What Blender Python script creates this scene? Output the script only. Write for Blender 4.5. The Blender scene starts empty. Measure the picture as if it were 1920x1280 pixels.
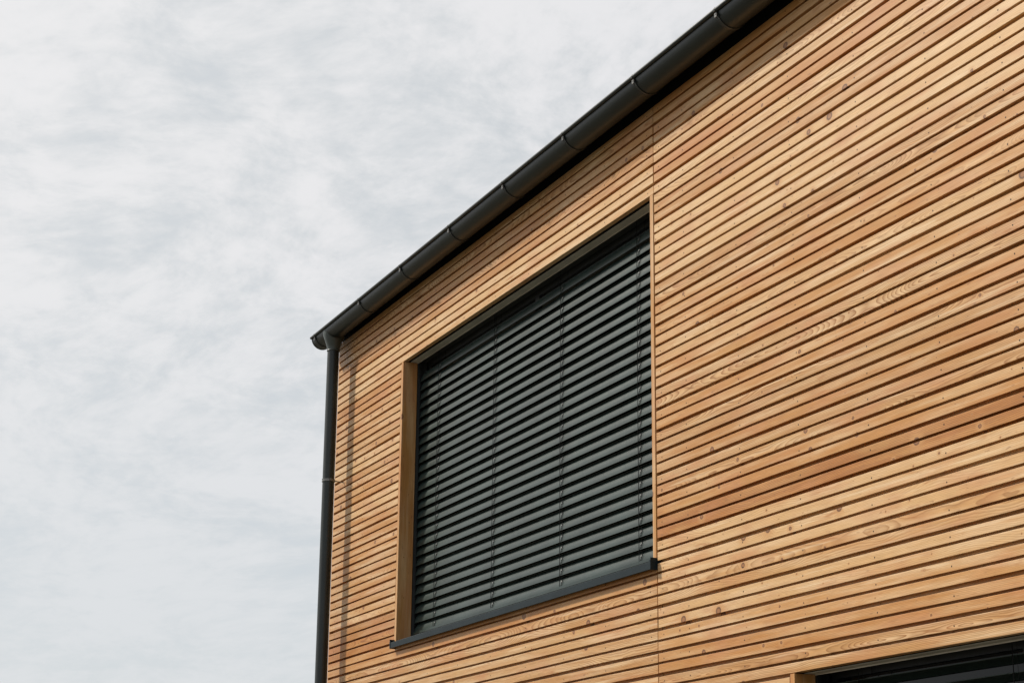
import bpy, bmesh, math, random
from mathutils import Vector, Matrix
from math import sin, cos, pi, radians
rnd = random.Random(7)
scene = bpy.context.scene
col = scene.collection

# ------------------------------------------------------------------ helpers
class MB:
    """collects faces with two UV layers (grain, local) and a colour attribute (tint)"""
    def __init__(s):
        s.v = []; s.f = []; s.uv = []; s.uv2 = []; s.c = []; s.m = []; s.sm = []
    def face(s, pts, uv=None, uv2=None, c=(.5, .5, .5, 1), m=0, smooth=False):
        i = len(s.v); s.v += [tuple(p) for p in pts]; n = len(pts)
        s.f.append(tuple(range(i, i + n)))
        s.uv += uv if uv else [(p[0], p[2]) for p in pts]
        s.uv2 += uv2 if uv2 else [(p[2], .05) for p in pts]
        s.c += [c] * n; s.m.append(m); s.sm.append(smooth)
    def box(s, x0, x1, y0, y1, z0, z1, m=0, grain='x', c=(.5, .5, .5, 1), off=0., bev=0.):
        b = bev
        def g(p):
            x, y, z = p
            if grain == 'x': return (x + off, z + y + off * .37)
            if grain == 'z': return (z + off, x + y + off * .37)
            return (y + off, x + z + off * .37)
        def l(p):
            x, y, z = p
            if grain == 'x': return (z + y - (z0 + z1) / 2 + .05, .05)
            if grain == 'z': return (x + y - (x0 + x1) / 2 + .05, .05)
            return (x + z, .05)
        if b <= 0:
            q = [[(x0,y0,z0),(x1,y0,z0),(x1,y0,z1),(x0,y0,z1)], [(x1,y1,z0),(x0,y1,z0),(x0,y1,z1),(x1,y1,z1)],
                 [(x0,y1,z0),(x0,y0,z0),(x0,y0,z1),(x0,y1,z1)], [(x1,y0,z0),(x1,y1,z0),(x1,y1,z1),(x1,y0,z1)],
                 [(x0,y0,z1),(x1,y0,z1),(x1,y1,z1),(x0,y1,z1)], [(x0,y1,z0),(x1,y1,z0),(x1,y0,z0),(x0,y0,z0)]]
            for k in q: s.face(k, [g(p) for p in k], [l(p) for p in k], c, m)
            return
        bm = bmesh.new(); bmesh.ops.create_cube(bm, size=1.)
        for v in bm.verts:
            v.co = Vector(((x0+x1)/2 + v.co.x*(x1-x0), (y0+y1)/2 + v.co.y*(y1-y0), (z0+z1)/2 + v.co.z*(z1-z0)))
        bmesh.ops.bevel(bm, geom=list(bm.edges), offset=b, segments=2, affect='EDGES')
        for f in bm.faces:
            k = [tuple(v.co) for v in f.verts]
            s.face(k, [g(p) for p in k], [l(p) for p in k], c, m)
        bm.free()
    def extrude(s, prof, x0, x1, m=0, closed=True, smooth=False, caps=True, axis=0, fz=None):
        """profile of (y,z) swept along x from x0 to x1; fz(x) lifts"""
        n = len(prof)
        def P(x, q):
            z = q[1] + (fz(x) if fz else 0)
            return (x, q[0], z)
        rng = range(n) if closed else range(n - 1)
        for i in rng:
            a, b = prof[i], prof[(i + 1) % n]
            s.face([P(x0, a), P(x1, a), P(x1, b), P(x0, b)], m=m, smooth=smooth)
        if caps and closed:
            s.face([P(x0, q) for q in prof][::-1], m=m); s.face([P(x1, q) for q in prof], m=m)
    def tube(s, pts, r, n=12, m=0, smooth=True, caps=True):
        """round bar through a list of points"""
        rings = []
        pts = [Vector(p) for p in pts]
        for i, p in enumerate(pts):
            d = (pts[min(i + 1, len(pts) - 1)] - pts[max(i - 1, 0)]).normalized()
            a = d.cross(Vector((0, 0, 1)) if abs(d.z) < .9 else Vector((1, 0, 0))).normalized(); b = d.cross(a)
            rr = r[i] if isinstance(r, (list, tuple)) else r
            rings.append([p + (a * cos(2*pi*k/n) + b * sin(2*pi*k/n)) * rr for k in range(n)])
        for i in range(len(rings) - 1):
            for k in range(n):
                s.face([rings[i][k], rings[i][(k+1) % n], rings[i+1][(k+1) % n], rings[i+1][k]], m=m, smooth=smooth)
        if caps: s.face(rings[0][::-1], m=m); s.face(rings[-1], m=m)
    def build(s, name, mats, parent=None, merge=True):
        me = bpy.data.meshes.new(name)
        me.from_pydata(s.v, [], s.f)
        a = me.uv_layers.new(name='grain'); b = me.uv_layers.new(name='local')
        for i, (p, q) in enumerate(zip(s.uv, s.uv2)): a.data[i].uv = p; b.data[i].uv = q
        ca = me.color_attributes.new('tint', 'FLOAT_COLOR', 'CORNER')
        for i, c in enumerate(s.c): ca.data[i].color = c
        for p, m, sm in zip(me.polygons, s.m, s.sm): p.material_index = m; p.use_smooth = sm
        for m in (mats if isinstance(mats, list) else [mats]): me.materials.append(m)
        bm = bmesh.new(); bm.from_mesh(me)
        if merge: bmesh.ops.remove_doubles(bm, verts=bm.verts, dist=1e-5)
        bmesh.ops.recalc_face_normals(bm, faces=bm.faces)
        bm.to_mesh(me); bm.free()
        o = bpy.data.objects.new(name, me); col.objects.link(o)
        if parent: o.parent = parent
        return o

def N(nt, t, **kw):
    n = nt.nodes.new(t)
    for k, v in kw.items(): setattr(n, k, v)
    return n
def val(nt, x, sock):
    if isinstance(x, (int, float)): sock.default_value = x
    elif isinstance(x, (tuple, list)): sock.default_value = x
    else: nt.links.new(x, sock)
def M(nt, op, *a, clamp=False):
    n = N(nt, 'ShaderNodeMath', operation=op); n.use_clamp = clamp
    for i, x in enumerate(a): val(nt, x, n.inputs[i])
    return n.outputs[0]
def SS(nt, x, a, b, lo=0., hi=1.):
    n = N(nt, 'ShaderNodeMapRange'); n.interpolation_type = 'SMOOTHSTEP'
    val(nt, x, n.inputs[0]); val(nt, a, n.inputs[1]); val(nt, b, n.inputs[2]); val(nt, lo, n.inputs[3]); val(nt, hi, n.inputs[4])
    return n.outputs[0]
def MIX(nt, f, a, b, mode='MIX'):
    n = N(nt, 'ShaderNodeMix', data_type='RGBA', blend_type=mode)
    val(nt, f, n.inputs[0]); val(nt, a, n.inputs[6]); val(nt, b, n.inputs[7])
    return n.outputs[2]
def XYZ(nt, x, y, z=0.):
    n = N(nt, 'ShaderNodeCombineXYZ'); val(nt, x, n.inputs[0]); val(nt, y, n.inputs[1]); val(nt, z, n.inputs[2]); return n.outputs[0]
def NOISE(nt, vec, scale=1., detail=2., rough=.5, dim='3D'):
    n = N(nt, 'ShaderNodeTexNoise'); n.noise_dimensions = dim
    nt.links.new(vec, n.inputs['Vector']); n.inputs['Scale'].default_value = scale
    n.inputs['Detail'].default_value = detail; n.inputs['Roughness'].default_value = rough
    return n.outputs['Fac']
def mat(name):
    m = bpy.data.materials.new(name); m.use_nodes = True
    nt = m.node_tree; b = nt.nodes['Principled BSDF']
    return m, nt, b

def wood_mat():
    m, nt, b = mat('larch_wood')
    uv = N(nt, 'ShaderNodeUVMap', uv_map='grain').outputs[0]
    lo = N(nt, 'ShaderNodeUVMap', uv_map='local').outputs[0]
    at = N(nt, 'ShaderNodeAttribute', attribute_name='tint')
    s1 = N(nt, 'ShaderNodeSeparateXYZ'); nt.links.new(uv, s1.inputs[0]); u, v = s1.outputs[0], s1.outputs[1]
    s2 = N(nt, 'ShaderNodeSeparateXYZ'); nt.links.new(lo, s2.inputs[0]); lv, d0 = s2.outputs[0], s2.outputs[1]
    s3 = N(nt, 'ShaderNodeSeparateColor'); nt.links.new(at.outputs['Color'], s3.inputs[0]); tR, tG, tB = s3.outputs
    # knots: scattered points in the board's own plane
    vor = N(nt, 'ShaderNodeTexVoronoi'); vor.voronoi_dimensions = '2D'; vor.feature = 'F1'
    nt.links.new(XYZ(nt, M(nt, 'MULTIPLY', u, .8), v), vor.inputs['Vector']); vor.inputs['Scale'].default_value = 5.5
    sc = N(nt, 'ShaderNodeSeparateColor'); nt.links.new(vor.outputs['Color'], sc.inputs[0])
    wob = NOISE(nt, XYZ(nt, u, v), 90., 1.)
    kd = M(nt, 'MULTIPLY', M(nt, 'ADD', vor.outputs['Distance'], M(nt, 'MULTIPLY', M(nt, 'SUBTRACT', wob, .5), .030)), .1818)
    kon = SS(nt, sc.outputs[0], .45, .47)
    kr = M(nt, 'ADD', .0026, M(nt, 'MULTIPLY', M(nt, 'POWER', sc.outputs[1], 4.0), .0190))
    kin = M(nt, 'MULTIPLY', kon, SS(nt, kd, M(nt, 'MULTIPLY', kr, 1.1), M(nt, 'MULTIPLY', kr, .8)))
    krim = M(nt, 'MULTIPLY', kon, M(nt, 'MULTIPLY', SS(nt, kd, M(nt, 'MULTIPLY', kr, 1.35), kr), SS(nt, kd, M(nt, 'MULTIPLY', kr, .5), M(nt, 'MULTIPLY', kr, .9))))
    khalo = M(nt, 'MULTIPLY', kon, SS(nt, kd, M(nt, 'MULTIPLY', kr, 4.), kr))
    # growth rings cut by the board face
    wx = NOISE(nt, XYZ(nt, M(nt, 'MULTIPLY', u, .75), M(nt, 'MULTIPLY', v, .6)), 1., 1.5)
    wf = NOISE(nt, XYZ(nt, M(nt, 'MULTIPLY', u, 6.), M(nt, 'MULTIPLY', v, 14.), 3.), 1., 2.)
    d = M(nt, 'ADD', d0, M(nt, 'MULTIPLY', M(nt, 'SUBTRACT', wx, .5), .30))
    r = M(nt, 'SQRT', M(nt, 'ADD', M(nt, 'MULTIPLY', lv, lv), M(nt, 'MULTIPLY', d, d)))
    bump = M(nt, 'MULTIPLY', khalo, M(nt, 'MULTIPLY', kr, .9))
    r = M(nt, 'ADD', M(nt, 'ADD', r, bump), M(nt, 'MULTIPLY', M(nt, 'SUBTRACT', wf, .5), .010))
    ph = M(nt, 'MULTIPLY', r, 135.)
    fr = M(nt, 'FRACT', ph)
    ring = M(nt, 'MULTIPLY', M(nt, 'POWER', fr, 2.5), SS(nt, fr, 1.0, .9))
    big = NOISE(nt, XYZ(nt, M(nt, 'MULTIPLY', r, 45.), 0., 0.), 1., 1.)
    # colours
    pale, mid, orange = (.64, .405, .19, 1), (.50, .240, .072, 1), (.46, .180, .038, 1)
    base = MIX(nt, SS(nt, tR, .0, .5), pale, mid)
    base = MIX(nt, SS(nt, tR, .5, 1.), base, orange)
    late = MIX(nt, SS(nt, tR, .4, 1.), (.29, .125, .034, 1), (.20, .06, .012, 1))
    soft = MIX(nt, SS(nt, tR, .4, 1.), (.70, .49, .28, 1), (.58, .29, .085, 1))
    blotch = NOISE(nt, XYZ(nt, M(nt, 'MULTIPLY', u, 1.3), M(nt, 'MULTIPLY', v, 16.)), 1., 3.)
    c = MIX(nt, M(nt, 'MULTIPLY', SS(nt, blotch, .38, .68), .75), base, soft)
    c = MIX(nt, M(nt, 'MULTIPLY', SS(nt, big, .38, .62), M(nt, 'MULTIPLY', tG, .35)), c, late)
    c = MIX(nt, M(nt, 'MULTIPLY', ring, M(nt, 'ADD', M(nt, 'MULTIPLY', tG, 1.1), .32), clamp=True), c, late)
    # reddish or greenish drift in large areas
    dr = NOISE(nt, XYZ(nt, M(nt, 'MULTIPLY', u, 1.9), M(nt, 'MULTIPLY', v, 7.), 9.), 1., 2.)
    c = MIX(nt, M(nt, 'MULTIPLY', SS(nt, dr, .48, .72), .5), c, (.47, .205, .085, 1))
    c = MIX(nt, M(nt, 'MULTIPLY', SS(nt, dr, .5, .2), .22), c, (.50, .32, .11, 1))
    sap = NOISE(nt, XYZ(nt, M(nt, 'MULTIPLY', u, .9), M(nt, 'MULTIPLY', v, 30.), 31.), 1., 3., .6)
    c = MIX(nt, M(nt, 'MULTIPLY', SS(nt, sap, .54, .68), M(nt, 'MULTIPLY', SS(nt, tR, .9, .2), .42)), c, (.76, .58, .37, 1))
    rst = NOISE(nt, XYZ(nt, M(nt, 'MULTIPLY', u, 3.2), M(nt, 'MULTIPLY', v, 22.), 44.), 1., 3., .6)
    c = MIX(nt, M(nt, 'MULTIPLY', SS(nt, rst, .60, .74), .55), c, (.36, .135, .035, 1))
    # fine fibres and pores
    fib = NOISE(nt, XYZ(nt, M(nt, 'MULTIPLY', u, 9.), M(nt, 'MULTIPLY', v, 420.)), 1., 3.)
    fine = NOISE(nt, XYZ(nt, M(nt, 'MULTIPLY', u, 70.), M(nt, 'MULTIPLY', v, 260.), 5.), 1., 2.)
    c = MIX(nt, 1., c, XYZ(nt, *[SS(nt, fib, .25, .75, .84, 1.13)] * 3), 'MULTIPLY')
    c = MIX(nt, M(nt, 'MULTIPLY', SS(nt, fine, .63, .74), .35), c, (.34, .17, .08, 1))
    # resin streaks and dark flecks
    fl = NOISE(nt, XYZ(nt, M(nt, 'MULTIPLY', u, 14.), M(nt, 'MULTIPLY', v, 60.), 21.), 1., 2.5)
    c = MIX(nt, M(nt, 'MULTIPLY', SS(nt, fl, .66, .74), M(nt, 'ADD', .25, M(nt, 'MULTIPLY', tB, .5))), c, (.20, .085, .035, 1))
    c = MIX(nt, M(nt, 'MULTIPLY', khalo, .7), c, (.50, .26, .10, 1))
    c = MIX(nt, M(nt, 'MULTIPLY', kin, .82), c, (.25, .10, .038, 1))
    c = MIX(nt, M(nt, 'MULTIPLY', krim, .8), c, (.075, .028, .012, 1))
    nt.links.new(c, b.inputs['Base Color'])
    b.inputs['Roughness'].default_value = .47
    b.inputs['Specular IOR Level'].default_value = .26
    h = M(nt, 'ADD', M(nt, 'MULTIPLY', fib, .5), M(nt, 'ADD', M(nt, 'MULTIPLY', ring, .5), M(nt, 'MULTIPLY', fine, .3)))
    bp = N(nt, 'ShaderNodeBump'); bp.inputs['Strength'].default_value = .35; bp.inputs['Distance'].default_value = .0012
    nt.links.new(h, bp.inputs['Height']); nt.links.new(bp.outputs[0], b.inputs['Normal'])
    return m

def paint_mat(name, colr, rough=.4, spec=.5, dust=0., var=.12, dustcol=(.2, .19, .17, 1), metal=0.):
    m, nt, b = mat(name)
    tc = N(nt, 'ShaderNodeTexCoord').outputs['Object']
    n1 = NOISE(nt, tc, 3.5, 4.); n2 = NOISE(nt, tc, 120., 3., .6)
    c = MIX(nt, SS(nt, n1, .3, .7), tuple(x * (1 - var) for x in colr[:3]) + (1,), tuple(x * (1 + var) for x in colr[:3]) + (1,))
    if dust:
        mp = N(nt, 'ShaderNodeMapping'); nt.links.new(tc, mp.inputs[0]); mp.inputs['Scale'].default_value = (60, 60, 160)
        n3 = NOISE(nt, mp.outputs[0], 1., 3., .65)
        c = MIX(nt, M(nt, 'MULTIPLY', SS(nt, n3, .42, .72), dust), c, dustcol)
    nt.links.new(c, b.inputs['Base Color'])
    b.inputs['Metallic'].default_value = metal
    b.inputs['Specular IOR Level'].default_value = spec
    nt.links.new(SS(nt, n2, .2, .8, rough - .06, rough + .08), b.inputs['Roughness'])
    bp = N(nt, 'ShaderNodeBump'); bp.inputs['Strength'].default_value = .03; bp.inputs['Distance'].default_value = .001
    nt.links.new(n2, bp.inputs['Height']); nt.links.new(bp.outputs[0], b.inputs['Normal'])
    return m

WOOD = wood_mat()
GUT = paint_mat('gutter_metal', (.005, .010, .010), .38, .5, var=.2)
PIPE = paint_mat('pipe_metal', (.009, .015, .015), .40, .5, var=.15)
STEEL = paint_mat('bracket_steel', (.15, .15, .145), .36, .5, var=.25, metal=.5)
SILL = paint_mat('sill_metal', (.010, .018, .022), .45, .12)
SLAT = paint_mat('blind_slat_paint', (.023, .039, .035), .32, .28, dust=.35, var=.2, dustcol=(.075, .080, .068, 1))
RAIL = paint_mat('rail_paint', (.022, .025, .026), .5, .4)
CORD = paint_mat('cord_fabric', (.005, .005, .005), .8, .2)
CLIPM = paint_mat('cord_clip_plastic', (.33, .33, .32), .5, .4)
PELM = paint_mat('pelmet_metal', (.50, .49, .44), .5, .4, dust=.3)
LIP = paint_mat('pelmet_lip_metal', (.62, .58, .50), .35, .5, metal=.3)
OUTL = paint_mat('outlet_metal', (.055, .068, .064), .42, .5)
DARK = paint_mat('membrane_and_strip_black', (.006, .006, .006), .9, .1)  # wall membrane black, also the painted shade in the window head gap
ROOF = paint_mat('roof_metal', (.035, .038, .04), .45, .5)
SCREW = paint_mat('screw_steel', (.035, .022, .016), .6, .15)
PLINTH = paint_mat('plinth_render', (.30, .30, .29), .9, .2)
m, nt, b = mat('window_glass'); b.inputs['Base Color'].default_value = (.006, .007, .008, 1); b.inputs['Roughness'].default_value = .05; b.inputs['Specular IOR Level'].default_value = .2
GLASS = m

# ------------------------------------------------------------------ house
P = .14; G1 = .0205; G2 = .0143; ST = .0526
HX0, HX1, HY1, GZ, EZ = -6.457, 9.6, 9.2, -2.87, 3.95
house = bpy.data.objects.new('timber_house', None); col.objects.link(house)
house.location = (0, 0, 0)
house['label'] = 'two-storey house clad in horizontal larch boards with black gutter and dark slatted blinds'
house['category'] = 'house'

tints_right = {-1:.30,0:.66,1:.34,2:.08,3:.28,4:.10,5:.05,6:.84,7:.56,8:.30,9:.52,10:.26,11:.60,12:.12,13:.46,14:.14,15:.62,16:.40,17:.30,18:.10,19:.04,20:.02,21:.50,22:.06,23:.72,24:.16,25:.44,26:.6}
rings_right = {0:.35,-1:.95,1:.2,2:.3,3:.5,4:.15,5:.3,6:.9,7:.30,8:.8,9:.55,10:1.,11:.2,12:.9,13:.15,14:.4,15:.2,16:.3,17:.75,18:.2,19:.15,20:.1,21:.45,22:.3,24:.5}
tints_left = {5:.88,6:.66,7:.25,10:.3,21:.7,22:.2,12:.5,15:.6,4:.72,3:.3,2:.22,1:.2,0:.35}

def cladding(name, x0, x1, kr, tints, rings, holes, seed, screws_x, flip=False):
    """horizontal double-profile boards; holes = [(k0,k1,xa,xb)] board ranges cut away between xa and xb"""
    R_ = random.Random(seed); mb = MB()
    D, D2 = .033, .029
    for k in kr:
        tint = tints.get(k, min(1, max(0, R_.gauss(.38, .2)))); rg = rings.get(k, R_.choice([.1, .15, .2, .3, .5, .8]))
        c = (tint, rg, R_.random(), 1)
        zb = k * P; zt = zb + P
        e = zb + G1/2; s1 = e + ST; e2 = s1 + G2; s2 = e2 + ST
        uo, vo = R_.uniform(0, 300), R_.uniform(0, 300)
        pit = R_.choice([R_.uniform(-.03, .15), R_.uniform(-.25, .35)]); d0 = R_.uniform(.0, .09)
        full = [(D, zb - G1/2 + .0075), (D, e + .0075), (.0012, e + .0003), (0, e + .0016), (0, s1 - .0016), (.0012, s1), (D2, s1 + .0065),
                (D2, e2 + .0065), (.0012, e2 + .0003), (0, e2 + .0016), (0, s2 - .0016), (.0012, s2), (D + .001, s2 + .0075), (.040, s2 + .0075), (.040, zb - G1/2 + .0075)]
        upper = [(.040, e2 + .0002), (.0012, e2 + .0002), (0, e2 + .0016), (0, s2 - .0016), (.0012, s2), (D + .001, s2 + .0075), (.040, s2 + .0075)]
        lower = [(.040, e + .0002), (.0012, e + .0002)] + full[3:13] + [(.040, s2 + .0075)]
        segs = [(x0, x1, full)]
        if k == -1 and x0 > 0: segs = [(x0, 1.512, full), (1.512, 4.95, lower), (4.95, x1, full)]
        for (k0, k1, xa, xb) in holes:
            if k0 <= k <= k1:
                ns = []
                for a, b_, pr in segs:
                    if xa > a: ns.append((a, xa, pr))
                    if k == k1 and k == 22: ns.append((max(a, xa), min(b_, xb), upper))
                    if xb < b_: ns.append((xb, b_, pr))
                segs = ns
        f1, f2, p1, p2 = R_.uniform(.7, 1.6), R_.uniform(1.8, 3.2), R_.uniform(0, 7), R_.uniform(0, 7)
        dy0, dz0 = R_.uniform(-.0009, .0009), R_.uniform(-.0006, .0006)
        def wob(x):
            return (dy0 + .0010 * sin(f1 * x + p1), dz0 + .0009 * sin(f2 * x + p2) + .0010 * sin(f1 * x + p2))
        for a, b_, pr in segs:
            n = max(1, int((b_ - a) / .45)); n_p = len(pr)
            xs = [a + (b_ - a) * i / n for i in range(n + 1)]
            def pt(x, q):
                w = wob(x); k_ = 1 if q[0] < .0285 else 0
                return (x, q[0] + w[0] * k_, q[1] + w[1] * k_)
            acc = [0]
            for i in range(n_p): 
                y_, z_ = pr[i]; y2, z2 = pr[(i + 1) % n_p]
                acc.append(z2 - zb + y2)
            for i in range(n):
                for j in range(n_p):
                    q0, q1 = pr[j], pr[(j + 1) % n_p]
                    v0, v1 = q0[1] - zb + q0[0] * .7, q1[1] - zb + q1[0] * .7
                    X0, X1 = xs[i], xs[i + 1]
                    mb.face([pt(X0, q0), pt(X1, q0), pt(X1, q1), pt(X0, q1)],
                            [(X0 + uo, v0 + vo), (X1 + uo, v0 + vo), (X1 + uo, v1 + vo), (X0 + uo, v1 + vo)],
                            [(v0 - pit, d0), (v0 - pit, d0), (v1 - pit, d0), (v1 - pit, d0)], c)
            for X in (a, b_):
                q = [pt(X, t) for t in pr]
                mb.face(q, [(uo + t[1], vo + t[0]) for t in pr], [(t[1] - zb, .02) for t in pr], (tint, .5, 0, 1))
        # screw heads: one in each board's upper strip at each batten
        for sx in screws_x:
            for a, b_, pr in segs:
                if a + .02 < sx < b_ - .02:
                    X = sx + R_.uniform(-.006, .006); Z = (e2 + s2) / 2 - .004 + R_.uniform(-.006, .006); w = wob(X)
                    if pr is upper: Z = (e2 + s2) / 2
                    rr = .0046; y = w[0] - .0004
                    mb.face([(X + rr*cos(2*pi*t/8), y, Z + rr*sin(2*pi*t/8)) for t in range(8)], m=1)
                    for t in range(8):
                        t2 = t + 1
                        mb.face([(X + rr*cos(2*pi*t/8), y, Z + rr*sin(2*pi*t/8)), (X + rr*cos(2*pi*t2/8), y, Z + rr*sin(2*pi*t2/8)),
                                 (X + rr*cos(2*pi*t2/8), .004, Z + rr*sin(2*pi*t2/8)), (X + rr*cos(2*pi*t/8), .004, Z + rr*sin(2*pi*t/8))], m=1)
    return mb

K0, K1 = -20, 26
bat_l = [-.085, -.72, -1.36, -2.0, -2.64, -3.28, -3.92, -4.56, -5.0, -5.62, -6.3]
bat_r = [.075, .40, 1.04, 1.68, 2.36, 3.0, 3.61, 4.25, 4.9, 5.5, 6.1, 6.7, 7.3, 7.9, 8.5, 9.1]
cl = cladding('cladding', HX0, -.0025, range(K0, K1 + 1), tints_left, {5: .6, 4: .2}, [(5, 22, -4.713, -.0015)], 11, bat_l).build('cladding', [WOOD, SCREW], house, merge=False)
cr = cladding('cladding', .0078, HX1, range(K0, K1 + 1), tints_right, rings_right, [(-30, -2, 1.512, 4.95)], 23, bat_r).build('cladding', [WOOD, SCREW], house, merge=False)
# gable cladding: same boards turned round the corner
cg = cladding('cladding', .046, HY1, range(K0, K1 + 1), {}, {}, [], 5, [.1, .7, 1.4, 2.1, 2.8]).build('cladding', [WOOD, SCREW], house, merge=False)
cg.matrix_local = Matrix(((0, 1, 0, HX0 + .0), (-1, 0, 0, 0), (0, 0, 1, 0), (0, 0, 0, 1))) @ Matrix(((-1, 0, 0, 0), (0, 1, 0, 0), (0, 0, 1, 0), (0, 0, 0, 1)))

mb = MB(); mb.box(HX0 - .001, HX0 + .012, .0035, .045, K0 * P, (K1 + 1) * P, grain='z', c=(.3, .1, 0, 1), bev=.001)
mb.v = [(v[0] - .0125, v[1], v[2]) for v in mb.v]
mb.build('corner_trim', WOOD, house, merge=False)
mb = MB(); mb.box(HX0 + .01, HX1, .022, .0405, (K1 + 1) * P + .002, EZ - .06); mb.build('eaves_black_strip', DARK, house)  # plain black strip above the top board
# core walls with two openings
W1 = dict(x0=-4.713, x1=-.0005, z0=.70, z1=3.1556)
W2 = dict(x0=1.512, x1=4.95, z0=-2.62, z1=-.131)
mb = MB()
def wallbox(x0, x1, z0, z1): mb.box(x0, x1, .0415, .33, z0, z1)
wallbox(HX0 + .044, W1['x0'], GZ + .3, EZ - .05)
wallbox(W1['x1'] + .001, HX1, 0.25, EZ - .05)
wallbox(W1['x0'], W1['x1'] + .001, 3.62, EZ - .05)
wallbox(W1['x0'], W1['x1'] + .001, GZ + .3, .655)
wallbox(W1['x1'] + .001, W2['x0'], GZ + .3, .25)
wallbox(W2['x1'], HX1, GZ + .3, .25)
wallbox(W2['x0'], W2['x1'], GZ + .3, W2['z0'] - .03)
mb.box(HX0 + .044, HX0 + .3, .33, HY1 - .3, GZ + .3, EZ - .05)
mb.box(HX1 - .3, HX1, .33, HY1 - .3, GZ + .3, EZ - .05)
mb.box(HX0 + .044, HX1, HY1 - .3, HY1, GZ + .3, EZ - .05)
mb.box(HX0 + .06, HX1 - .03, .06, HY1 - .03, GZ - .05, GZ + .3, m=1)
mb.build('wall', [DARK, PLINTH], house, merge=False)
# gable triangle
mb = MB(); yr = HY1 / 2; zr = EZ + yr * math.tan(radians(24))
for x in (HX0 + .001, HX1 - .05):
    mb = MB()
    mb.v += [(x, 0.0, EZ - .02), (x, HY1, EZ - .02), (x, yr, zr - .04), (x + .05, 0.0, EZ - .02), (x + .05, HY1, EZ - .02), (x + .05, yr, zr - .04)]
    for f in ((0, 1, 2), (5, 4, 3), (0, 3, 4, 1), (1, 4, 5, 2), (2, 5, 3, 0)):
        mb.f.append(f); mb.m.append(0); mb.sm.append(False)
        for t in f:
            p = mb.v[t]; mb.uv.append((p[1], p[2])); mb.uv2.append((p[2], .05)); mb.c.append((.4, .3, 0, 1))
    mb.build('gable', WOOD, house, merge=False)
# roof: two standing-seam slopes
mb = MB(); tn = math.tan(radians(24)); ov = .09
for sgn in (0, 1):
    def Y(y): return y if sgn == 0 else HY1 - y
    za = EZ - .075
    a0, a1 = (-ov, za), (yr, za + (yr + ov) * tn)
    x0, x1 = HX0 - .09, HX1 + .1
    t = .035
    pr = [(Y(a0[0]), a0[1]), (Y(a1[0]), a1[1]), (Y(a1[0]), a1[1] + t), (Y(a0[0]), a0[1] + t)]
    mb.extrude(pr, x0, x1)
    x = x0 + .03
    while x < x1:
        pr2 = [(Y(a0[0] + .01), a0[1] + t), (Y(a1[0]), a1[1] + t), (Y(a1[0]), a1[1] + t + .03), (Y(a0[0] + .01), a0[1] + t + .03)]
        mb.extrude(pr2, x, x + .012); x += .52
# unseen drip apron, added to block sun leaking behind the gutter
mb.extrude([(-.0, EZ - .085), (-.072, EZ - .078), (-.084, 3.862), (-.0855, 3.862), (-.0735, EZ - .0765), (-.0, EZ - .083)], HX0 - .085, HX1 + .09)
mb.build('roof', ROOF, house, merge=False)

# ------------------------------------------------------------------ windows
def grain_box(name, dims, parent, grain, tint, off, bev=.0015):
    mb = MB(); mb.box(*dims, grain=grain, c=tint, off=off, bev=bev); return mb.build(name, WOOD, parent, merge=False)

def slat_profile(cy, cz, ang, w, n=11):
    """closed thin section: gently arched slat with a rolled bead on both edges"""
    d = Vector((-cos(ang), -sin(ang))); nn = Vector((-sin(ang), cos(ang)))   # d: outward/down, nn: up/outward side
    top = []; bot = []; al = radians(21); R = (w / 2) / sin(al)
    for i in range(n):
        t = -1 + 2 * i / (n - 1)
        p = Vector((cy, cz)) + d * (R * sin(al * t)) + nn * (R * (cos(al * t) - cos(al)))
        k = (d * sin(al * t) + nn * cos(al * t)) * .0006
        top.append(p + k); bot.append(p - k)
    return top, bot, d, nn

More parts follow.
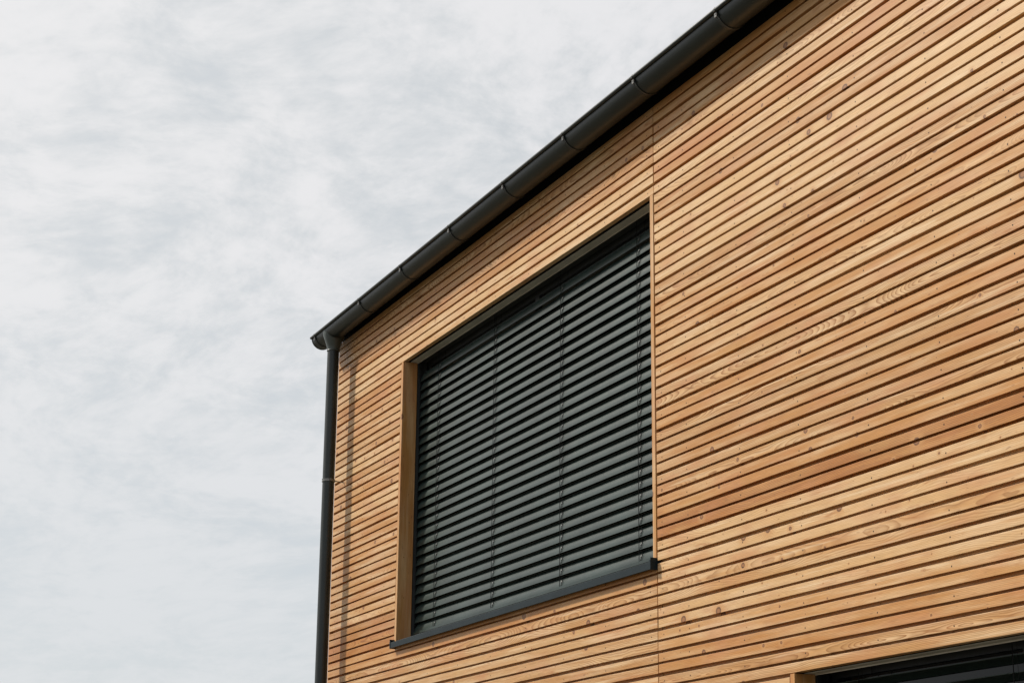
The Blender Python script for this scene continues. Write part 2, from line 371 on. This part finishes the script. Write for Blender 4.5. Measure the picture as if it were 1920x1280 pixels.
def blind(parent, x0, x1, cy, z_first, n, pitch, ang_f, w, cords, rail_z, label=None):
    mb = MB(); R_ = random.Random(3)
    for i in range(n):
        zc = z_first + i * pitch + R_.uniform(-.0008, .0008)
        ang = ang_f(i) + R_.uniform(-.02, .02); sag = R_.uniform(-.001, .001)
        top, bot, d, nn = slat_profile(cy, zc, ang, w)
        xs = [x0 + (x1 - x0) * t / 8 for t in range(9)]
        tw = [R_.uniform(-.0006, .0006) for _ in xs]
        for a in range(8):
            for ln in (top, bot):
                for j in range(len(ln) - 1):
                    q0, q1 = ln[j], ln[j + 1]
                    mb.face([(xs[a], q0.x, q0.y + tw[a]), (xs[a+1], q0.x, q0.y + tw[a+1]), (xs[a+1], q1.x, q1.y + tw[a+1]), (xs[a], q1.x, q1.y + tw[a])], smooth=True)
        for x in (x0, x1):
            for j in range(len(top) - 1):
                mb.face([(x, top[j].x, top[j].y), (x, top[j+1].x, top[j+1].y), (x, bot[j+1].x, bot[j+1].y), (x, bot[j].x, bot[j].y)])
        # rolled beads on both edges
        for e_, s_ in ((top[-1], 1), (top[0], -1)):
            c0 = e_ + nn * .0022 + d * (.0004 * s_)
            mb.tube([(x0, c0.x, c0.y + tw[0]), ((x0+x1)/2, c0.x, c0.y + tw[4]), (x1, c0.x, c0.y + tw[8])], .0026, 8)
    # bottom rail
    zb = z_first - pitch * .62
    mb.box(x0, x1, cy - .035, cy + .035, zb - .012, zb + .012, bev=.003)
    o = mb.build('blind', SLAT, parent, merge=False)
    if label: o['label'] = label
    # head rail
    mb = MB(); mb.box(x0, x1, cy - .03, cy + .03, rail_z, rail_z + .055, bev=.002); mb.build('head_rail', RAIL, parent)
    # ladder cords: a front and a back cord with a loop and clip on every slat
    for cx in cords:
        mb = MB()
        yf = cy - cos(ang_f(0)) * w / 2 - .006
        top_z = rail_z
        for dx, yy in ((0, yf), (.030, yf + .004)):
            mb.tube([(cx + dx, yy, zb), (cx + dx * .8, yy - .001, (zb + top_z) / 2), (cx + dx, yy, top_z)], .0025 if dx == 0 else .0010, 6)
        mb.tube([(cx, cy + .035, zb), (cx, cy + .035, top_z)], .0016, 6)
        for i in range(n):
            zc = z_first + i * pitch; ang = ang_f(i)
            d = Vector((-cos(ang), -sin(ang))); nn = Vector((-sin(ang), cos(ang)))
            def q(t, h): 
                p = Vector((cy, zc)) + d * (t * w / 2) + nn * h; return p.x, p.y
            pts = []
            for t, h, dx in ((.98, .004, .004), (.72, .009, .016), (.3, .013, .024), (-.1, .013, .020), (-.5, .011, .010), (-.9, .006, .004)):
                yy, zz = q(t, h); pts.append((cx + dx, yy, zz))
            mb.tube(pts, .0012, 6)
            y1, z1 = q(.45, .013); y2, z2 = q(-.15, .0145)
            mb.tube([(cx + .013, y1, z1), (cx + .017, (y1+y2)/2, (z1+z2)/2), (cx + .013, y2, z2)], .0026, 6, m=1)
        mb.build('ladder_cord', [CORD, CLIPM], parent, merge=False)

def window(W, jambw, cy, parent, seed, label, zhead, zsill, angf, zfirst, n, pitch, cords, sill=True, rail_z=None):
    R_ = random.Random(seed)
    # reveal frame (larch boards lining the opening) = the window itself
    x0, x1 = W['x0'] + .012, W['x1'] - .001; zl = zsill
    win = bpy.data.objects.new('window', None); col.objects.link(win); win.parent = parent; win['label'] = label
    win.location = ((x0 + x1) / 2, 0, zl)
    inv = Matrix.Translation((-(x0 + x1) / 2, 0, -zl))
    for xa, tt in ((x0, .62), (x1 - jambw, .42)):
        mb = MB(); mb.box(xa, xa + jambw, -.004, .128, zl, zhead - .003, grain='z', c=(tt - .02, .3, .6, 1), off=R_.uniform(0, 90), bev=.0015)
        mb.build('jamb', WOOD, win, merge=False)
    xi0, xi1 = x0 + jambw, x1 - jambw
    # dark liner of the blind pocket and the pelmet
    mb = MB()
    mb.box(W['x0'], W['x1'], .27, .29, zhead - .02, zhead + .46)
    mb.box(W['x0'], W['x1'], .0315, .29, zhead + .44, zhead + .46)
    mb.box(W['x0'] - .0, W['x0'] + .006, .1285, .29, zsill, zhead + .44)
    mb.box(W['x1'] - .006, W['x1'] - .0, .1285, .29, zsill, zhead + .44)
    mb.build('blind_pocket', RAIL, win, merge=False)
    mb = MB()
    mb.box(xi0 - .02, xi1 + .02, .066, .1275, zhead - .002, zhead + .30, bev=.0025)
    mb.box(xi0 - .02, xi1 + .02, .1275, .1325, zhead - .0085, zhead + .30, bev=.001, m=1)
    mb.build('pelmet', [PELM, LIP], win, merge=False)
    mb = MB(); mb.box(xi0 - .02, xi1 + .02, .0405, .0655, zhead + .0015, zhead + .3); mb.build('gap_shade_strip', DARK, win)  # black filler that paints shade into the gap behind the boards
    # guide rails
    for a, b_ in ((xi0 - .035, xi0 + .012), (xi1 - .012, xi1 + .035)):
        mb = MB(); mb.box(a, b_, .1325, .155, zsill, zhead + .3, bev=.002); mb.box(a, b_, .192, .215, zsill, zhead + .3, bev=.002)
        mid = (a + b_) / 2; s_ = 1 if a < (x0 + x1) / 2 else -1
        mb.box(min(mid, mid - .012 * s_), max(mid, mid - .012 * s_), .155, .192, zsill, zhead + .3)
        mb.build('guide_rail', RAIL, win, merge=False)
    # casement frame and panes
    mb = MB(); f = .075; ya, yb = .232, .268; xm = (xi0 + xi1) / 2
    zt = zhead + .05
    mb.box(xi0 - .03, xi1 + .03, ya, yb, zt - f, zt, bev=.003); mb.box(xi0 - .03, xi1 + .03, ya, yb, zsill - .01, zsill + f, bev=.003)
    for xa in (xi0 - .03, xm - f / 2, xi1 + .03 - f): mb.box(xa, xa + f, ya - .001, yb - .001, zsill + f, zt - f, bev=.003)
    mb.build('casement', RAIL, win, merge=False)
    for xa, xb in ((xi0 - .03 + f, xm - f / 2), (xm + f / 2, xi1 + .03 - f)):
        mb = MB(); mb.box(xa, xb, .245, .257, zsill + f, zt - f); mb.build('pane', GLASS, win)
    if sill:
        mb = MB(); xs0, xs1 = W['x0'] + .020, W['x1'] + .001; fz = .656; ft = .703
        pr = [(-.046, fz), (-.046, ft - .003), (-.043, ft), (.225, ft + .030), (.225, ft + .024), (-.0435, ft - .004), (-.0440, fz + .001), (-.030, fz + .001), (-.030, fz)]
        mb.extrude(pr, xs0 + .003, xs1 - .003)
        for xe in (xs0, xs1 - .022):
            mb.box(xe, xe + .022, -.0485, .03, fz - .003, ft + .013, bev=.0015)
            mb.box(xe + (.001 if xe < -1 else .018), xe + (.004 if xe < -1 else .021), -.047, .120, ft + .0135, ft + .026)
        mb.build('sill', SILL, win, merge=False)
    wb = blind(win, xi0 + .008, xi1 - .008, cy, zfirst, n, pitch, angf, pitch * 1.11, cords, rail_z)
    for ch in win.children: ch.matrix_parent_inverse = inv
    return win

A1 = lambda i: radians(66)
window(W1, .045, .175, house, 1, 'upper window with closed dark slatted blind', 3.1556, .70, A1, .832, 28, .0812,
       [-4.205, -2.998, -1.756, -.532], rail_z=3.16)
A2 = lambda i: radians(-14)
window(W2, .045, .190, house, 2, 'lower window with its blind slats tilted half open', -.131, -2.62, A2, -2.485, 29, .0812,
       [1.965, 3.239, 4.46], sill=False, rail_z=-.118)

# ------------------------------------------------------------------ gutter
def gz(x): return 3.829 + (x + 6.57) * .0044      # the gutter falls towards the outlet
GY, GR = -.145, .101
mb = MB(); seg = 28
gx0, gx1 = -6.575, HX1 + .03
xs = [gx0 + (gx1 - gx0) * i / 24 for i in range(25)]
def ring(x, r):
    return [(x, GY - r * cos(pi * t / seg), gz(x) - r * sin(pi * t / seg)) for t in range(seg + 1)]
for a, b_ in zip(xs[:-1], xs[1:]):
    for r in (GR, GR - .0012):
        A, B = ring(a, r), ring(b_, r)
        for j in range(seg): mb.face([A[j], B[j], B[j+1], A[j+1]], smooth=True)
    # back upstand
    mb.face([(a, GY + GR, gz(a)), (b_, GY + GR, gz(b_)), (b_, GY + GR, gz(b_) + .02), (a, GY + GR, gz(a) + .02)])
mb.tube([(x, GY - GR - .0075, gz(x) + .001) for x in xs], .0140, 14)
for x in (gx0, gx1):      # stop ends with a pressed rim
    for s_, d_ in ((GR + .001, 0), (GR - .012, .003)):
        R0 = ring(x - d_ if x < 0 else x + d_, s_); mb.face(R0)
    mb.tube(ring(x, GR + .0015), .0022, 6)
    mb.face([ring(x, GR)[0], ring(x, GR)[-1], (x, GY + GR, gz(x) + .02)])
gutter = mb.build('gutter', GUT, house, merge=False)
# outlet funnel wrapped round the gutter, tapering into the downpipe
PX, PR = -6.205, .056
mb = MB(); nn_ = 32; lv = []
for t, hw, hd, z in ((0, .120, GR + .0035, gz(PX) - .004), (.1, .118, GR + .0035, gz(PX) - .016), (.4, .100, GR + .001, 3.765), (.65, .083, .082, 3.715), (.85, .069, .068, 3.672), (1, PR + .004, PR + .004, 3.640), (1.1, PR + .004, PR + .004, 3.618)):
    lv.append([(PX + hw * cos(2*pi*k/nn_), GY + hd * sin(2*pi*k/nn_), z) for k in range(nn_)])
for a, b_ in zip(lv[:-1], lv[1:]):
    for k in range(nn_): mb.face([a[k], a[(k+1) % nn_], b_[(k+1) % nn_], b_[k]], smooth=True)
mb.tube([(PX, GY, 3.617), (PX, GY, 3.626)], PR + .0055, 28)
mb.build('outlet', OUTL, gutter, merge=True)
# brackets: strap under the gutter, curled over the front bead, arm back to the wall
def bracket(x):
    mb = MB(); w = .021; n = 22; z0 = gz(x)
    rr = GR + .0035
    pts = [(GY + GR + .012, z0 + .05)] + [(GY + rr * cos(pi * t / n), z0 - rr * sin(pi * t / n)) for t in range(n + 1)]
    pts[-1:] = []; pts += [(GY - rr - .001, z0 - .014), (GY - rr - .0165, z0 - .010), (GY - rr - .0195, z0 + .002), (GY - rr - .015, z0 + .013), (GY - rr - .004, z0 + .0165), (GY - rr + .008, z0 + .012)]
    for (ya, za), (yb, zb) in zip(pts[:-1], pts[1:]):
        dv = Vector((yb - ya, zb - za)).normalized(); nv = Vector((dv.y, -dv.x)) * .0022
        q = [(ya, za), (yb, zb), (yb + nv.x, zb + nv.y), (ya + nv.x, za + nv.y)]
        mb.extrude(q, x - w / 2, x + w / 2)
    # raised rolled edge on the strap and a rivet near the bead
    for dx in (-w / 2, w / 2): mb.tube([(x + dx, p[0], p[1]) for p in pts[1:n + 2]], .0024, 6)
    mb.tube([(x, GY - rr - .0055, z0 - .010), (x, GY - rr + .002, z0 - .010)], .0055, 10)
    mb.box(x - .013, x + .013, GY - rr - .0065, GY - rr - .001, z0 - .046, z0 - .016, m=1, bev=.001)
    mb.tube([(x, GY - rr - .0085, z0 - .028), (x, GY - rr - .001, z0 - .028)], .0055, 8, m=1)
    mb.box(x - w / 2, x + w / 2, GY + GR + .008, .0, z0 + .040, z0 + .046)
    mb.tube([(x - .004, GY - rr + .006, z0 + .018), (x - .004, GY - rr + .006, z0 + .027)], .003, 6)
    return mb.build('bracket', [BR, STEEL], gutter, merge=False)
BR = paint_mat('bracket_paint', (.030, .033, .033), .40, .6, var=.3)
for x in (-6.47, -5.20, -4.14, -3.03, -1.94, -.875, .205, 1.295, 2.39, 3.48, 4.57, 5.66, 6.75, 7.84, 8.93): bracket(x)
# downpipe with clip
mb = MB()
mb.tube([(PX, GY, GZ + .08), (PX, GY, 0), (PX, GY, 3.632)], PR, 36)
mb.tube([(PX, GY, -.52), (PX, GY, -.42)], PR + .003, 36)
dp = mb.build('downpipe', PIPE, house, merge=False)
for cz in (2.365, -.36, -2.2):
    mb = MB()
    mb.tube([(PX, GY, cz - .011), (PX, GY, cz + .011)], PR + .004, 32)
    for s_ in (-1, 1): mb.tube([(PX, GY, cz + .011 * s_ - .001), (PX, GY, cz + .011 * s_ + .001)], PR + .0065, 32)
    mb.box(PX + PR, PX + PR + .020, GY - .006, GY + .006, cz - .011, cz + .011, bev=.001)
    mb.box(PX - PR - .020, PX - PR, GY - .006, GY + .006, cz - .011, cz + .011, bev=.001)
    mb.tube([(PX + PR + .012, GY - .012, cz), (PX + PR + .012, GY + .014, cz)], .0045, 8)
    mb.tube([(PX + .012, GY + PR, cz), (PX + .016, GY + PR + .03, cz - .004), (PX + .02, .006, cz - .008)], [.0065, .005, .005], 8)
    mb.build('pipe_clip', STEEL, dp, merge=False)

# ------------------------------------------------------------------ ground
m, nt, b = mat('gravel_ground')
tc = N(nt, 'ShaderNodeTexCoord').outputs['Object']
vn = N(nt, 'ShaderNodeTexVoronoi'); nt.links.new(tc, vn.inputs['Vector']); vn.inputs['Scale'].default_value = 38.
n1 = NOISE(nt, tc, .35, 4.); n2 = NOISE(nt, tc, 4., 4.)
c = MIX(nt, vn.outputs['Color'], (.10, .085, .065, 1), (.17, .15, .12, 1))
c = MIX(nt, SS(nt, M(nt, 'ADD', n1, M(nt, 'MULTIPLY', n2, .3)), .60, .72), c, (.06, .062, .03, 1))
nt.links.new(c, b.inputs['Base Color']); b.inputs['Roughness'].default_value = .95
bp = N(nt, 'ShaderNodeBump'); bp.inputs['Distance'].default_value = .02; nt.links.new(vn.outputs['Distance'], bp.inputs['Height']); nt.links.new(bp.outputs[0], b.inputs['Normal'])
mb = MB(); S = 900
mb.face([(-S, -S, GZ), (S, -S, GZ), (S, S, GZ), (-S, S, GZ)])
g = mb.build('ground', m); g['kind'] = 'structure'

# ------------------------------------------------------------------ light
SUN = Vector((-1.2, -1.0, 1.36)).normalized()
sl = bpy.data.lights.new('sun', 'SUN'); sl.energy = 4.8; sl.angle = radians(4.5); sl.color = (1, .93, .83)
so = bpy.data.objects.new('sun', sl); col.objects.link(so)
so.rotation_euler = (-SUN).to_track_quat('-Z', 'Y').to_euler()
elev = math.asin(SUN.z); azi = math.atan2(SUN.x, SUN.y)

w = bpy.data.worlds.new('World'); scene.world = w; w.use_nodes = True; nt = w.node_tree
bg = nt.nodes['Background']; out = nt.nodes['World Output']
sky = N(nt, 'ShaderNodeTexSky'); sky.sky_type = 'NISHITA'; sky.sun_disc = False; sky.sun_elevation = elev; sky.sun_rotation = azi
nt.links.new(sky.outputs[0], bg.inputs['Color']); bg.inputs['Strength'].default_value = .10
# thin high cloud over the blue: soft veils, brighter towards the sun
dirv = N(nt, 'ShaderNodeTexCoord').outputs['Generated']
sp = N(nt, 'ShaderNodeSeparateXYZ'); nt.links.new(dirv, sp.inputs[0])
zz = M(nt, 'ADD', M(nt, 'MAXIMUM', sp.outputs[2], 0.), .22)
px = M(nt, 'DIVIDE', sp.outputs[0], zz); py = M(nt, 'DIVIDE', sp.outputs[1], zz)
pl = XYZ(nt, px, py, 0.)
w1 = NOISE(nt, pl, 1.6, 3.)
warp = XYZ(nt, M(nt, 'ADD', px, M(nt, 'MULTIPLY', w1, .35)), M(nt, 'ADD', M(nt, 'MULTIPLY', py, 1.15), M(nt, 'MULTIPLY', w1, .3)), 0.)
c1 = NOISE(nt, warp, 4.2, 9., .60); c2 = NOISE(nt, warp, 15., 6., .62)
c3 = NOISE(nt, warp, 42., 4., .6)
cl_ = M(nt, 'ADD', M(nt, 'ADD', M(nt, 'MULTIPLY', c1, .56), M(nt, 'MULTIPLY', c2, .30)), M(nt, 'MULTIPLY', c3, .14))
dn = N(nt, 'ShaderNodeVectorMath', operation='DOT_PRODUCT'); nt.links.new(dirv, dn.inputs[0]); dn.inputs[1].default_value = SUN
glow = SS(nt, dn.outputs['Value'], .1, 1.0)
shade = SS(nt, cl_, .38, .58, .0, 1.)
ccol = MIX(nt, shade, (.55, .59, .615, 1), (.775, .775, .80, 1))
ccol = MIX(nt, M(nt, 'MULTIPLY', glow, .55), ccol, (.96, .95, .93, 1))
hz = SS(nt, sp.outputs[2], .34, .10)
ccol = MIX(nt, M(nt, 'MULTIPLY', hz, .75), ccol, (.70, .73, .752, 1))
b2 = N(nt, 'ShaderNodeBackground'); nt.links.new(ccol, b2.inputs['Color']); b2.inputs['Strength'].default_value = 1.0
mx = N(nt, 'ShaderNodeMixShader'); nt.links.new(M(nt, 'MULTIPLY', SS(nt, cl_, .25, .55, .80, .97), SS(nt, sp.outputs[0], .6, -.4, .9, 1.)), mx.inputs[0])
nt.links.new(bg.outputs[0], mx.inputs[1]); nt.links.new(b2.outputs[0], mx.inputs[2]); nt.links.new(mx.outputs[0], out.inputs[0])

# ------------------------------------------------------------------ camera
cam = bpy.data.cameras.new('camera'); co = bpy.data.objects.new('camera', cam); col.objects.link(co)
yaw, pit, roll = -1.1575072, .27849236, .011264103
cy_, sy_, cp_, sp_ = cos(yaw), sin(yaw), cos(pit), sin(pit)
f_ = Vector((sy_ * cp_, cy_ * cp_, sp_)); r_ = Vector((cy_, -sy_, 0)); u_ = r_.cross(f_)
R0 = r_ * cos(roll) + u_ * sin(roll); U0 = -r_ * sin(roll) + u_ * cos(roll)
co.matrix_world = Matrix(((R0.x, U0.x, -f_.x, 10.50417), (R0.y, U0.y, -f_.y, -5.6168), (R0.z, U0.z, -f_.z, -1.268094), (0, 0, 0, 1)))
cam.sensor_width = 36; cam.lens = 3578.48 / 1920 * 36; cam.clip_end = 5000; cam.clip_start = .05
scene.camera = co
scene.view_settings.view_transform = 'Standard'; scene.view_settings.look = 'None'
scene.view_settings.exposure = 0; scene.view_settings.gamma = 1
